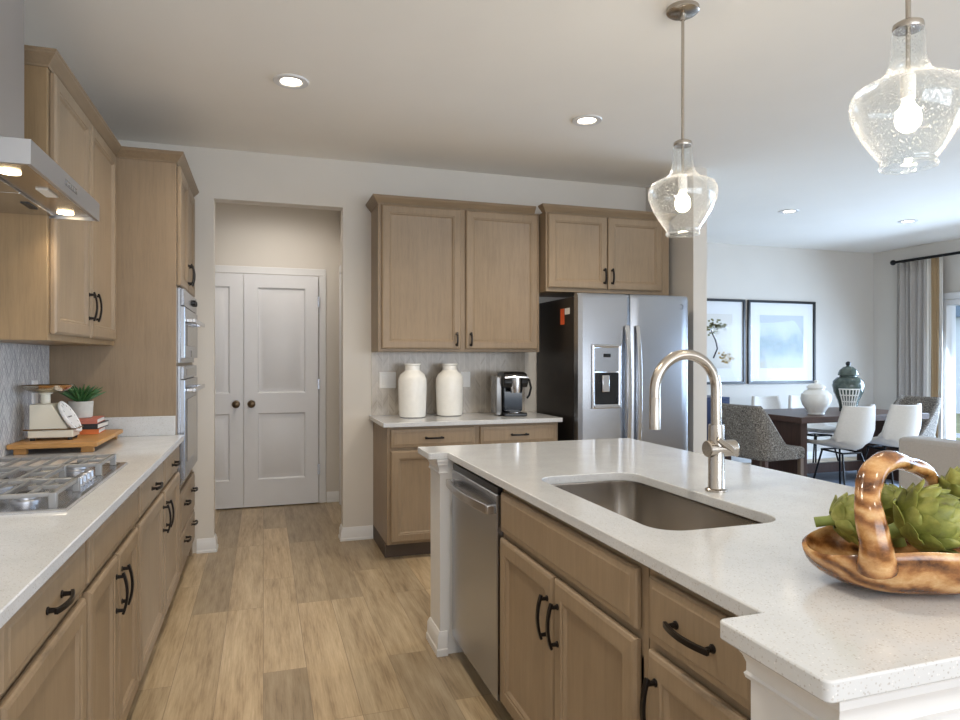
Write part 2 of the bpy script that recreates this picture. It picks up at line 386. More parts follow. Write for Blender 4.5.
# pantry double door
def leaf(name, x0, x1, knob_x, hinges):
    o = MB()
    wv, z1 = x1-x0, 2.09
    bd = [0, .115, wv-.115, wv]; zz = []
    o.box(x0, x0+.115, YH-.045, YH-.008, .012, z1).box(x1-.115, x1, YH-.045, YH-.008, .012, z1)
    for a, b in ((.012, .25), (.845, 1.025), (1.975, z1)): o.box(x0+.115, x1-.115, YH-.045, YH-.008, a, b)
    for a, b in ((.25, .845), (1.025, 1.975)):
        o.rects(x0+.115, x1-.115, a, b, [(0, YH-.01), (0, YH-.043), (.012, YH-.030), (.03, YH-.030), (.055, YH-.040)])
    d = o.build(name, M['door_white']); struct(d)
    k = MB().lathe([(.033, 0), (.033, .006), (.014, .010), (.013, .034), (.027, .040), (.034, .052), (.029, .066), (.008, .073)], 20).xf((knob_x, YH-.045, .932), rx=PI/2)
    k.build('knob', M['bronze_knob'], d)
    for z in hinges: B(x1-.004, x1+.010, YH-.052, YH-.03, z-.045, z+.045).build('hinge', M['steel'], d)
leaf('door_1', -.166+.002, .480, -.10, (.32, 1.10, 1.86))
leaf('door_2', -.812, -.166-.002, -.23, ())
def casing(path_x0, path_x1, z1, y, name):
    o = MB(); wd = .064
    for x0, x1, a, b in ((path_x0-wd, path_x0, 0, z1), (path_x1, path_x1+wd, 0, z1), (path_x0-wd, path_x1+wd, z1, z1+wd)):
        o.box(x0, x1, y-.018, y, a, b)
    return struct(o.build(name, M['white'], bevel=.004))
casing(-.818, .488, 2.098, YH, 'trim_1')
t2 = B(.662, .68, 5.25, 5.32, 0, 2.11).box(.662, .68, 6.14, 6.21, 0, 2.11).box(.662, .68, 5.25, 6.21, 2.11, 2.18)
struct(t2.build('trim_2', M['white'], bevel=.004))
struct(B(.668, .68, 5.32, 6.14, .01, 2.11).build('door_3', M['door_white']))

# patio door (window_1) and living window (window_2)
def window(name, y0, y1, z0, z1, mull):
    x = XR
    fr = MB()
    fr.box(x-.03, x+.13, y0, y0+.07, z0, z1).box(x-.03, x+.13, y1-.07, y1, z0, z1).box(x-.03, x+.13, y0+.07, y1-.07, z1-.07, z1).box(x-.03, x+.13, y0+.07, y1-.07, z0, z0+.06)
    for m in mull: fr.box(x, x+.09, m-.035, m+.035, z0+.06, z1-.07)
    f = struct(fr.build(name, M['white'], bevel=.004))
    B(x+.05, x+.056, y0+.07, y1-.07, z0+.06, z1-.07).build('pane', M['pane'], f)
    cs = MB(); wd = .08
    cs.box(x-.05, x-.031, y0-wd, y0, max(0, z0-wd), z1+wd).box(x-.05, x-.031, y1, y1+wd, max(0, z0-wd), z1+wd).box(x-.05, x-.031, y0, y1, z1, z1+wd)
    cs.build('casing', M['white'], f, bevel=.004)
window('window_1', 3.74, 6.05, .0, 2.06, [4.8])
window('window_2', -1.3, 2.5, .5, 2.4, [0, 1.2])

# outside the patio door
t = thing('deck_railing', 'white slatted deck railing outside the patio door', 'railing', (10.6, 6, -.05))
B(-.04, .04, -3, 3, .9, .97).build('top_rail', M['siding'], t); B(-.03, .03, -3, 3, .12, .18).build('bottom_rail', M['siding'], t)
for i in range(25): B(-.015, .015, -2.9+i*.24-.015, -2.9+i*.24+.015, .18, .9).build('baluster', M['siding'], t)
for y in (-2.97, 2.97): B(-.045, .045, y-.045, y+.045, -.05, 1.0).build('post', M['siding'], t)
struct(B(8.15, 10.8, 1, 9.2, -.2, -.08).build('deck_floor', M['deck']))
struct(B(8.15, 60, -30, 40, -.6, -.5).build('ground_lawn', M['lawn']))
t = thing('neighbour_house', 'pale neighbouring house with blue-grey roof seen through patio door', 'house', (22, 16.2, -.5))
B(0, 8, -4, 4, 0, 3.2).build('wall_block', M['siding'], t)
MB().loops([[(-.4, -4.4, 3.2), (-.4, 4.4, 3.2), (-.4, 0, 5.8)], [(8.4, -4.4, 3.2), (8.4, 4.4, 3.2), (8.4, 0, 5.8)]]).build('roof', M['shingle'], t)
for y in (-3.3, -1.6, 3.4): B(-.03, 0, y-.35, y+.5, 1.0, 2.4).build('window_pane', M['dark_glass'], t)

# ------------------------------------------------------------------ recessed lights
for i, (x, y, lab) in enumerate([(.138, 3.611, 'recessed ceiling light above the walkway before the pantry door'),
                    (1.875, 3.642, 'recessed ceiling light in front of the refrigerator cabinet'),
                    (4.926, 5.272, 'recessed ceiling light over the left end of the dining table'),
                    (6.48, 5.265, 'recessed ceiling light over the right end of the dining table')]):
    t = thing('recessed_light', lab, 'ceiling light', (x, y, H), group='recessed ceiling lights')
    MB().lathe([(.052, -.002), (.060, -.008), (.088, -.008), (.092, -.003), (.092, 0), (.052, 0)], 32, cap0=False, cap1=False).build('trim_ring', M['white'], t)
    MB().lathe([(.054, -.003), (.054, -.001)], 24).build('lens', M['lampwhite'], t)
def spot(loc, power, size=2.5, color=WARM, blend=.8):
    l = bpy.data.lights.new('downlight', 'SPOT'); l.energy = power; l.spot_size = size; l.spot_blend = blend; l.shadow_soft_size = .06; l.color = color
    o = bpy.data.objects.new('downlight', l); COL.objects.link(o); o.location = loc
for x, y, p in ((.138, 3.611, 70), (1.875, 3.642, 70), (4.926, 5.272, 6), (6.48, 5.265, 6), (.138, 1.6, 70), (.138, -.6, 60), (1.9, -.6, 60)):  # entries without a fixture are unseen lamps added to light the room
    spot((x, y, H-.02), p)
spot((.15, 5.66, H-.02), 38, 2.9, (1, .93, .84))  # added lamp with no fixture, brightens the hall

# ------------------------------------------------------------------ cabinets
def pull(length, vertical, parent, x, z, y=-.022):
    L = length/2; o = MB()
    pts = []
    for i in range(11):
        a = i/10*2-1; out = .020+.012*(1-a*a); pts.append((a*L, out))
    if vertical: P = [(x, y-o_, z+a) for a, o_ in pts]; up = (1, 0, 0)
    else: P = [(x+a, y-o_, z) for a, o_ in pts]; up = (0, 0, 1)
    o.bar(P, .006, .004, up)
    for sgn in (-1, 1):
        a = sgn*(L-.012)
        p0 = (x, y, z+a) if vertical else (x+a, y, z); p1 = (p0[0], y-.024, p0[2])
        o.tube([p0, p1], [.0065, .005], 10)
        o.tube([p0, (p0[0], y-.004, p0[2])], .009, 12)
    return o.build('handle', M['pull'], parent, bevel=.001)
def shaker(name, parent, x0, x1, z0, z1, handle=None, mat='cab', slab=False):
    if slab: seq = [(.004, -.0005), (.004, -.004), (0, -.0045), (0, -.013), (.004, -.018), (.016, -.0195), (.022, -.0225)]
    else: seq = [(.004, -.0005), (.004, -.004), (0, -.0045), (0, -.015), (.003, -.019), (.010, -.0225), (.050, -.0225), (.053, -.019), (.059, -.018), (.066, -.010), (.072, -.008)]
    d = MB().rects(x0, x1, z0, z1, seq).build(name, M[mat], parent, ang=20)
    if handle:
        hx, hz, ln, vert = handle; pull(ln, vert, d, hx, hz)
    return d
def cabinet(name, label, loc, rz, wd, dp, z0, z1, toe=False, body_mat='cab', group=None):
    t = thing(name, label, 'cabinet', loc, rz, group)
    zb = z0+.102 if toe else z0
    B(0, wd, 0, dp, zb, z1).build('body', M[body_mat], t, bevel=.0015)
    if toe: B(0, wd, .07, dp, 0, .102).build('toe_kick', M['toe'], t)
    return t
CROWN = [(0, 0), (.005, 0), (.008, .008), (.014, .013), (.020, .022), (.030, .034), (.036, .040), (.038, .046), (.042, .050), (.042, .056), (0, .056)]
def crown(t, path, z): MB().run(path, [(o, z+h) for o, h in CROWN]).build('crown_moulding', M['cab_h'], t, ang=25)
R90 = PI/2
# --- left run (frame face at X=-.46; local x -> +Y)
FX = -.46
def left_base(label, y0, y1, fronts):
    t = cabinet('base_cabinet', label, (FX, y0, 0), R90, y1-y0-.002, FX-XL-.004, 0, .883, True)
    W = y1-y0
    for f in fronts:
        if f[0] == 'drawer': shaker('drawer', t, f[1], f[2], .735, .868, ((f[1]+f[2])/2, .80, .13, False) if f[3] else None, slab=True)
        else:
            hx = f[2]-.035 if f[3] == 'R' else f[1]+.035
            shaker('door', t, f[1], f[2], .118, .712, (hx, .60, .13, True) if f[3] else None)
    return t
left_base('tan base cabinet nearest the left picture edge, cut off by the frame', .62, 1.37, [('drawer', .02, .735, 1), ('door', .02, .735, 'R')])
left_base('tan base cabinet with one drawer and one door left of the cooktop cabinet', 1.372, 1.988, [('drawer', .020, .596, 1), ('door', .020, .596, 0)])
left_base('tan base cabinet with blank top panel and paired doors below the gas cooktop', 1.99, 2.748, [('drawer', .020, .738, 0), ('door', .020, .371, 'R'), ('door', .387, .738, 'L')])
left_base('tan base cabinet with two drawers beside the tall oven cabinet', 2.75, 4.016, [('drawer', .020, .632, 1), ('drawer', .668, 1.245, 1), ('door', .020, .632, 'R'), ('door', .668, 1.245, 'L')])
# --- tall oven cabinet
TY0, TY1 = 4.022, 4.872
t = cabinet('oven_cabinet', 'tall tan cabinet holding the built-in microwave and wall oven', (FX, TY0, 0), R90, TY1-TY0, FX-XL-.004, 0, 2.425, True)
for x0, x1, s in ((.025, .421, 'R'), (.429, .825, 'L')):
    shaker('door', t, x0, x1, 1.745, 2.412, (x1-.035 if s == 'R' else x0+.035, 1.85, .13, True))
for z0, z1, hz in ((.335, .575, .49), (.115, .325, .275)):
    d = shaker('drawer', t, .025, .825, z0, z1, None, slab=True)
    pull(.11, False, d, .22, hz); pull(.11, False, d, .63, hz)
crown(t, [(0, .30), (0, 0), (TY1-TY0, 0), (TY1-TY0, .55)], 2.42)
B(TY1-TY0, 4.938-TY0, .002, .02, .0, 2.42).build('filler_strip', M['cab'], t)
# --- built-in ovens
def wall_oven(name, label, cat, z0, z1, ctrl, hz, winz):
    t = thing(name, label, cat, (FX, TY0, 0), R90)
    B(.045, .805, -.018, -.0005, z0, z1).build('front_frame', M['steel'], t, bevel=.002)
    zc = z1-ctrl
    d = MB().rects(.05, .80, z0+.03, zc-.006, [(0, -.0185), (0, -.036), (.003, -.04)]).build('door', M['steel'], t)
    B(.15, .70, -.0425, -.0405, winz[0], winz[1]).build('window', M['oven_glass'], d, bevel=.001)
    h = MB().bar([(.10, -.082, hz), (.75, -.082, hz)], .012, .008, (0, 0, 1))
    for x in (.13, .72): h.box(x-.012, x+.012, -.08, -.0405, hz-.010, hz+.010)
    h.build('handle', M['steel_h'], d, bevel=.003)
    c = B(.05, .80, -.034, -.0185, zc, z1-.004).build('control_panel', M['steel'], t, bevel=.002)
    return t, c
t, c = wall_oven('microwave', 'stainless built-in microwave with two knobs above the wall oven', 'microwave', 1.31, 1.735, .10, 1.555, (1.41, 1.53))
for x in (.50, .60): MB().lathe([(.018, 0), (.017, .02), (.012, .022)], 16).xf((x, -.034, 1.685), rx=PI/2).build('knob', M['black'], c)
B(.39, .46, -.0415, -.0405, 1.345, 1.385).build('badge', M['dark_glass'], t)
t, c = wall_oven('wall_oven', 'stainless wall oven below the built-in microwave', 'oven', .62, 1.295, .075, 1.155, (.74, 1.10))
B(.2, .65, -.0352, -.034, 1.235, 1.275).build('display', M['dark_glass'], c)

# --- left countertop + splash + tile
o = B(XL+.001, -.417, .3, 4.018, .884, .914).build('countertop', M['quartz'], bevel=.003); tag(o, 'white quartz countertop along the left wall under the cooktop', 'countertop')
o = B(XL+.012, -.462, 3.998, 4.018, .9145, 1.02).build('side_splash', M['quartz'], bevel=.002); tag(o, 'short white quartz upstand against the tall oven cabinet side', 'upstand')
o = B(0, 3.7, 0, .010, 0, .4875).build('tile_backsplash', M['tile_left'], loc=(XL+.0105, .3, .9145), rz=R90); tag(o, 'pale grey chevron tile backsplash on the left wall', 'backsplash')
o = B(0, 1.225, 0, .010, 0, .4805).build('tile_backsplash', M['tile_back'], loc=(.762, YB-.0105, .9145)); tag(o, 'beige chevron tile backsplash behind the white jars and coffee maker', 'backsplash')
# --- left upper cabinet
UY0, UY1 = 2.845, 3.985
t = cabinet('wall_cabinet', 'tan two-door wall cabinet to the right of the range hood', (-.765, UY0, 0), R90, UY1-UY0+.034, .305, 1.405, 2.425, body_mat='cab_light')
shaker('door', t, .028, .565, 1.43, 2.412, (.53, 1.57, .13, True)); shaker('door', t, .580, 1.115, 1.43, 2.412, (.615, 1.57, .13, True))
crown(t, [(0, .30), (0, 0), (UY1-UY0+.022, 0)], 2.42)

# --- back wall uppers and base
t = cabinet('wall_cabinet', 'tan two-door wall cabinet above the coffee maker and white jars', (.762, 4.632, 0), 0, 1.222, .305, 1.385, 2.43)
shaker('door', t, .024, .600, 1.405, 2.414, (.565, 1.475, .10, True)); shaker('door', t, .638, 1.205, 1.405, 2.414, (.672, 1.475, .10, True))
crown(t, [(0, .305), (0, 0), (1.18, 0)], 2.42)
t = cabinet('fridge_cabinet', 'tan two-door cabinet above the refrigerator', (1.99, 4.525, 0), 0, 1.06, .412, 1.835, 2.43)
shaker('door', t, .014, .502, 1.862, 2.414, (.474, 1.96, .12, True)); shaker('door', t, .510, .985, 1.862, 2.414, (.540, 1.96, .12, True))
crown(t, [(0, .05), (0, 0), (1.06, 0), (1.06, .41)], 2.42)
t = cabinet('base_cabinet', 'tan base cabinet with two drawers under the coffee maker counter', (.776, 4.355, 0), 0, 1.233, .58, 0, .883, True)
for x0, x1 in ((.022, .605), (.643, 1.213)):
    shaker('drawer', t, x0, x1, .745, .868, ((x0+x1)/2, .805, .13, False), slab=True)
    shaker('door', t, x0, x1, .118, .725, None)
o = B(.745, 2.028, 4.312, YB-.001, .884, .914).build('countertop', M['quartz'], bevel=.003); tag(o, 'white quartz countertop under the coffee maker and white jars', 'countertop')
def outlet(label, loc, rz, wdt, kind):
    t = thing('wall_outlet', label, 'outlet', loc, rz)
    MB().rects(-wdt/2, wdt/2, -.06, .06, [(0, 0), (0, -.003), (.003, -.006)]).build('cover_plate', M['plate'], t)
    n = 2 if wdt > .1 else 1
    for i in range(n):
        x = (i-(n-1)/2)*.047
        if kind == 'switch': B(x-.016, x+.016, -.0085, -.0062, -.033, .033).build('rocker', M['plate'], t, bevel=.001)
        else:
            for z in (-.02, .02): B(x-.014, x+.014, -.0075, -.0062, z-.014, z+.014).build('socket', M['plate'], t, bevel=.002)
outlet('white double switch plate left of the first tall white jar', (.882, YB-.0108, 1.175), 0, .125, 'switch')
outlet('white outlet plate right of the second tall white jar', (1.49, YB-.0108, 1.175), 0, .078, 'socket')
outlet('white outlet on the chevron tile behind the kitchen scale', (XL+.0108, 3.76, 1.17), R90, .078, 'socket')

# ------------------------------------------------------------------ refrigerator
FXL, FXR, FYB = 2.085, 2.985, 4.255
t = thing('refrigerator', 'stainless side-by-side refrigerator with ice dispenser and dark side', 'refrigerator', (FXL, FYB, 0))
W = FXR-FXL
B(0, W, 0, .66, .04, 1.775).build('body', M['fridge_side'], t, bevel=.004)
for x in (.05, W-.05): MB().lathe([(.022, 0), (.022, .04)], 14, (x, .06, 0)).build('foot', M['black'], t)
B(.06, W-.06, .01, .1, 1.775, 1.795).build('hinge_cover', M['fridge_side'], t, bevel=.004)
def fdoor(x0, x1):
    n = 15; L = []
    prof = []
    for i in range(n):
        a = i/(n-1); x = x0+(x1-x0)*a; X = x/W*2-1
        e = min(a, 1-a)*(x1-x0); r = .018; edge = (r-math.sqrt(max(0, r*r-(r-min(e, r))**2)))
        prof.append((x, -.095+.014*X*X+edge*.8))
    ring = [(x0, -.004)] + prof + [(x1, -.004)]
    zs = [(.06, .012), (.066, .004), (.08, 0), (1.76, 0), (1.785, .005), (1.795, .014), (1.797, .03)]
    for z, ins in zs: L.append([(x, min(-.004, y+ins), z) for x, y in ring])
    return MB().loops(L)
cut = .405
dl = fdoor(.002, cut-.003).build('freezer_door', M['steel'], t, ang=25)
dr = fdoor(cut+.003, W-.002).build('fridge_door', M['steel'], t, ang=25)
for d, x in ((dl, cut-.042), (dr, cut+.042)):
    h = MB(); P = []
    for i in range(13):
        a = i/12; P.append((x, -.094-.052*math.sin(PI*min(1, max(0, (a*.94+.03))))**.5, .62+.95*a))
    h.bar(P, .016, .011, (1, 0, 0)); h.build('handle', M['steel_h'], d, bevel=.004)
# dispenser
dp = MB().rects(.095, .325, 0.985, 1.435, [(0, -.088), (0, -.100), (.006, -.104), (.014, -.104), (.02, -.100)]).build('dispenser', M['steel_h'], dl, bevel=.001)
B(.117, .303, -.106, -.1005, 1.245, 1.41).build('dispenser_panel', M['steel'], dl, bevel=.001)
B(.18, .235, -.1075, -.1062, 1.345, 1.37).build('display', M['dark_glass'], dl)
B(.117, .303, -.1045, -.1005, 1.015, 1.238).build('recess', M['dark_glass'], dl)
MB().box(.165, .225, -.118, -.105, 1.10, 1.22).build('paddle', M['steel_h'], dl, bevel=.006)
B(.112, .308, -.113, -.105, 0.988, 1.010).build('drip_tray', M['steel_h'], dl, bevel=.003)
em = MB().tube([(.83+.017*math.cos(a), -.0838, 1.715+.017*math.sin(a)) for a in [2*PI*i/20 for i in range(21)]], .0022, 6)
for s in (-1, 1):
    em.tube([(.83+s*.006+.005*math.cos(a)*s, -.0838, 1.715+.007*math.sin(a)) for a in [.6+4.6*i/10 for i in range(11)]], .0014, 5)
em.build('round_emblem', M['dark_glass'], dr)
B(-.0015, 0, .15, .215, 1.585, 1.70).build('orange_sticker', M['orange'], t)
B(-.0015, 0, .06, .14, 1.655, 1.70).build('white_sticker', M['paper'], t)

# ------------------------------------------------------------------ range hood and cooktop
HY0, HY1, HX = 2.09, 2.885, -.60
t = thing('range_hood', 'stainless chimney range hood above the gas cooktop', 'range hood', (XL, HY0, 1.864), 0)
hw, hd = HY1-HY0, HX-XL
can = MB().loops([[(.002, 0, z), (hd, 0, z), (hd, hw, z), (.002, hw, z)] for z in (0.004, .068)], False, True)
can.loops([[(.002, 0, .0), (hd, 0, .0), (hd, hw, .0), (.002, hw, .0)], [(.012, .012, 0), (hd-.012, .012, 0), (hd-.012, hw-.012, 0), (.012, hw-.012, 0)], [(.012, .012, .012), (hd-.012, .012, .012), (hd-.012, hw-.012, .012), (.012, hw-.012, .012)]], False, False)
can.loops([[(.002, 0, 0), (hd, 0, 0), (hd, hw, 0), (.002, hw, 0)], [(.002, 0, .004), (hd, 0, .004), (hd, hw, .004), (.002, hw, .004)]], False, False)
can.build('canopy', M['steel_soft'], t)
B(.012, hd-.012, .012, hw-.012, .0125, .016).build('underside_panel', M['sink'], t)
cy0, cy1, cd = .255, .545, .30
MB().loops([[(.002, .04, .069), (hd-.06, .04, .069), (hd-.06, hw-.04, .069), (.002, hw-.04, .069)],
            [(.002, cy0, .16), (cd, cy0, .16), (cd, cy1, .16), (.002, cy1, .16)], [(.002, cy0, .92), (cd, cy0, .92), (cd, cy1, .92), (.002, cy1, .92)]]).build('chimney', M['steel_soft'], t, bevel=.002)
for i in range(2):
    f = B(.05, .33, .035+i*.365, .395+i*.365, .004, .0122).build('filter', M['steel_h'], t, bevel=.001)
    B(.29, .315, .17+i*.365, .27+i*.365, .001, .0038).build('latch', M['iron_dark'], f)
for y in (.15, hw-.08): MB().lathe([(.027, .007), (.027, .012)], 24, (hd-.095, y, 0)).build('lamp_lens', M['hoodlamp'], t)
B(hd-.085, hd-.05, .34, .45, .008, .0122).build('lamp_cover', M['plate'], t)
B(hd, hd+.001, .33, .47, .026, .046).build('control_strip', M['oven_glass'], t)
for i in range(5): MB().lathe([(.005, 0), (.005, .002)], 10).xf((hd+.001, .345+i*.028, .036), ry=R90).build('button', M['steel_h'], t)
for y in (HY0+.15, HY1-.08): spot((HX-.095, y, 1.862), 6, 2.2, (1, .86, .66))

CY0, CY1, CX0, CX1 = 2.095, 2.965, -1.03, -.515
t = thing('gas_cooktop', 'stainless gas cooktop with heavy grates set in the left countertop', 'cooktop', (CX0, CY0, .9145))
cl, cw = CY1-CY0, CX1-CX0
MB().loops([[(i, i, z), (cw-i, i, z), (cw-i, cl-i, z), (i, cl-i, z)] for i, z in ((0, 0), (0, .004), (.004, .008), (.02, .008), (.03, .004))]).build('base_pan', M['steel_h'], t, ang=20)
def burner(x, y, r):
    b = MB().lathe([(r*1.25, 0), (r*1.25, .006), (r, .010), (r, .018), (r*.85, .020)], 24, (x, y, .004)).build('burner', M['steel_soft'], t)
    MB().lathe([(r*.8, 0), (r*.82, .006), (r*.6, .009)], 24, (x, y, .0245)).build('burner_cap', M['iron_dark'], b)
for x, y, r in ((.13, .16, .035), (.37, .16, .03), (.20, cl/2, .05), (.13, cl-.16, .03), (.37, cl-.16, .035)): burner(x, y, r)
def grate(y0, y1, x0, x1):
    g = MB(); z = .042; hh = .006
    def bar(a, b, wv=.006): g.bar([a, b], hh, wv, (0, 0, 1))
    for x in (x0, x1): bar((x, y0-.006, z), (x, y1+.006, z), .007)
    for y in (y0, y1): bar((x0, y, z), (x1, y, z), .007)
    n = max(2, round((x1-x0)/.062))
    for i in range(1, n):
        x = x0+(x1-x0)*i/n; bar((x, y0, z), (x, y1, z), .005)
    bar((x0, (y0+y1)/2, z), (x0+(x1-x0)*.22, (y0+y1)/2, z), .005); bar((x1, (y0+y1)/2, z), (x1-(x1-x0)*.22, (y0+y1)/2, z), .005)
    for x in (x0, x1):
        for y in (y0, y1): g.box(x-.010, x+.010, y-.010, y+.010, .0042, z+.006)
    g.build('grate', M['iron'], t, bevel=.002)
grate(.045, .285, .035, cw-.045); grate(.315, cl-.315, .035, cw-.15); grate(cl-.285, cl-.045, .035, cw-.045)
for i in range(5):
    MB().lathe([(.021, 0), (.021, .004), (.016, .006), (.015, .026), (.012, .028)], 20, (cw-.065, .335+i*.05, .0045)).build('knob', M['steel_soft'], t)

# ------------------------------------------------------------------ counter decor at left
bo = thing('serving_board', 'honey pine footed board under the scale and books', 'serving board', (-1.060, 3.37, .9145))
MB().box(0, .35, 0, .58, .025, .047).build('board', M['board'], bo, bevel=.005)
for x, y in ((.02, .02), (.28, .02), (.02, .52), (.28, .52)): B(x, x+.05, y, y+.03, 0, .025).build('foot', M['board'], bo, bevel=.003)
ZB = .9145+.0475
t = thing('kitchen_scale', 'vintage cream kitchen scale with tilted round dial and metal pan', 'kitchen scale', (-.94, 3.55, ZB))
MB().loops([[(-.075, -.06, .012), (.105, -.06, .012), (.105, .06, .012), (-.075, .06, .012)], [(-.075, -.06, .045), (.105, -.06, .045), (.105, .06, .045), (-.075, .06, .045)],
            [(-.07, -.055, .05), (.085, -.055, .05), (.085, .055, .05), (-.07, .055, .05)], [(-.07, -.055, .165), (.018, -.055, .165), (.018, .055, .165), (-.07, .055, .165)]]).build('housing', M['enamel'], t, bevel=.006)
for x in (-.06, .09):
    for y in (-.045, .045): MB().lathe([(.01, 0), (.01, .012)], 10, (x, y, 0)).build('foot', M['black'], t)
MB().lathe([(.02, .166), (.02, .208), (.03, .212), (.03, .216)], 16, (-.02, 0, 0)).build('pan_post', M['enamel'], t)
MB().lathe([(.02, .217), (.065, .219), (.093, .234), (.110, .252), (.107, .252), (.089, .238), (.062, .223), (.001, .221)], 32, (-.012, 0, 0), ell=(1, .9)).build('pan', M['pan'], t)
dd = MB().lathe([(.078, 0), (.083, .006), (.083, .014), (.077, .016), (.075, .013)], 32).xf((.072, 0, .098), ry=math.radians(60)).build('dial', M['dial'], t)
MB().box(-.003, .003, -.045, .01, .0135, .0145).xf((.072, 0, .098), ry=math.radians(60)).build('needle', M['black'], dd)
for i in range(12):
    a = i*PI/6; MB().box(.058, .070, -.0015, .0015, .0132, .014).xf((0, 0, 0), rz=a).xf((.072, 0, .098), ry=math.radians(60)).build('tick_mark', M['black'], dd)
MB().tube([(-.09, -.064, .05), (.12, -.064, .05)], .003, 8).tube([(-.09, .064, .05), (.12, .064, .05)], .003, 8).tube([(.115, -.064, .05), (.115, .064, .05)], .003, 8).build('brass_rail', M['brass'], t)
z = ZB
for nm, mt, hgt, dx, dy, a, lab in (('a', 'book_orange', .024, .0, .0, .04, 'orange book at the bottom of the stack beside the scale'),
                               ('b', 'book_black', .026, .004, .004, -.05, 'black book in the middle of the stack beside the scale'),
                               ('c', 'book_pink', .024, -.006, .002, .03, 'faded red book on top of the stack under the potted succulent')):
    b = thing('book', lab, 'book', (-.845+dx, 3.81+dy, z), a, 'books stacked on the serving board')
    hx, hy = .066, .10
    B(-hx, hx, -hy, hy, 0, .003).box(-hx, hx, -hy, hy, hgt-.003, hgt).box(-hx, hx, -hy, -hy+.003, .003, hgt-.003).build('cover', M[mt], b, bevel=.0008)
    B(-hx+.004, hx-.004, -hy+.0035, hy-.004, .0032, hgt-.0032).build('pages', M['paper'], b)
    z += hgt+.0005
t = thing('potted_succulent', 'green succulent in a pale concrete pot on the stacked books', 'plant', (-.875, 3.81, z))
MB().lathe([(.044, 0), (.051, .004), (.055, .078), (.055, .084), (.050, .084), (.049, .072), (.001, .070)], 32).build('pot', M['concrete'], t)
MB().lathe([(.048, .0715), (.046, .077), (.001, .080)], 20).build('soil', M['soil'], t)
lv = MB(); rnd = random.Random(3)
for k in range(44):
    a = k*2.4; el = 1.5-.95*(k/44); ln = .085+.02*(k/44)+rnd.uniform(-.012, .012); bw = .0075
    dirh = Vector((math.cos(a), math.sin(a), 0)); p0 = Vector((0, 0, .078))+dirh*.008
    pts = [tuple(p0+dirh*ln*s*math.cos(el-.35*s)+Vector((0, 0, 1))*ln*s*math.sin(el-.1*s)) for s in (0, .3, .6, .85, 1)]
    lv.tube(pts, [bw*.5, bw, bw*.85, bw*.45, .001], 6)
lv.build('leaves', M['succulent'], t)

# ------------------------------------------------------------------ island
IX = .82
o = MB()
def rrect(x0, x1, y0, y1, r, n=8):
    P = []
    for cx, cy, a0 in ((x1-r, y1-r, 0), (x0+r, y1-r, 90), (x0+r, y0+r, 180), (x1-r, y0+r, 270)):
        for i in range(n+1): a = math.radians(a0+90*i/n); P.append((cx+r*math.cos(a), cy+r*math.sin(a)))
    return P
JX, EX, RX = .70, .79, 1.848
OUT = [(JX, .682), (RX, .682), (RX, 3.112), (JX, 3.112), (JX, 2.885), (EX, 2.885), (EX, .905), (JX, .905)]
SX0, SX1, SY0, SY1 = .92, 1.302, 1.395, 2.185
import bmesh
def slab_with_hole(outer, hole, z0, z1):
    bm = bmesh.new()
    def ring(P): 
        v = [bm.verts.new((x, y, z1)) for x, y in P]; return [bm.edges.new((v[i], v[(i+1) % len(v)])) for i in range(len(v))]
    e = ring(outer)+ring(hole)
    r = bmesh.ops.triangle_fill(bm, use_beauty=True, edges=e)
    fs = [g for g in r['geom'] if isinstance(g, bmesh.types.BMFace)]
    ex = bmesh.ops.extrude_face_region(bm, geom=fs)
    for v in [g for g in ex['geom'] if isinstance(g, bmesh.types.BMVert)]: v.co.z = z0
    bmesh.ops.dissolve_limit(bm, angle_limit=.01, verts=bm.verts, edges=bm.edges)
    m = MB(); bm.verts.ensure_lookup_table(); bm.verts.index_update()
    m.v = [tuple(v.co) for v in bm.verts]; m.f = [tuple(v.index for v in f.verts) for f in bm.faces]; bm.free(); return m
def soften(P, r, n=4):
    Q = []
    for i in range(len(P)):
        p = Vector(P[i]); a = (Vector(P[i-1])-p).normalized(); b = (Vector(P[(i+1) % len(P)])-p).normalized()
        if (P[i][0]-P[i-1][0])*(b.y) - (P[i][1]-P[i-1][1])*(b.x) < 0: Q.append(P[i]); continue   # inner corners stay sharp
        c = p+(a+b)*r
        for k in range(n+1):
            f = k/n*PI/2; Q.append(tuple(c - b*r*math.cos(f) - a*r*math.sin(f)))
    return Q
hole = rrect(SX0, SX1, SY0, SY1, .078)
it = slab_with_hole(soften(OUT, .012), hole, .884, .914).build('countertop', M['quartz'], bevel=.003)
tag(it, 'white speckled quartz island countertop with sink cutout', 'countertop')
# sink bowl
t = thing('sink', 'undermount stainless sink set in the island countertop', 'sink', (0, 0, 0))
L = []
for ins, z, r in ((-.012, .8835, .085), (-.012, .879, .085), (.0, .879, .078), (.002, .72, .075), (.02, .690, .07), (.05, .682, .055)):
    L.append([(x, y, z) for x, y in rrect(SX0+ins, SX1-ins, SY0+ins, SY1-ins, r)])
MB().loops(L, False, True).build('bowl', M['sink'], t, ang=50)
MB().lathe([(.045, .6825), (.045, .685), (.035, .686), (.030, .683)], 24, (1.15, 1.8, 0)).build('drain', M['steel_h'], t)
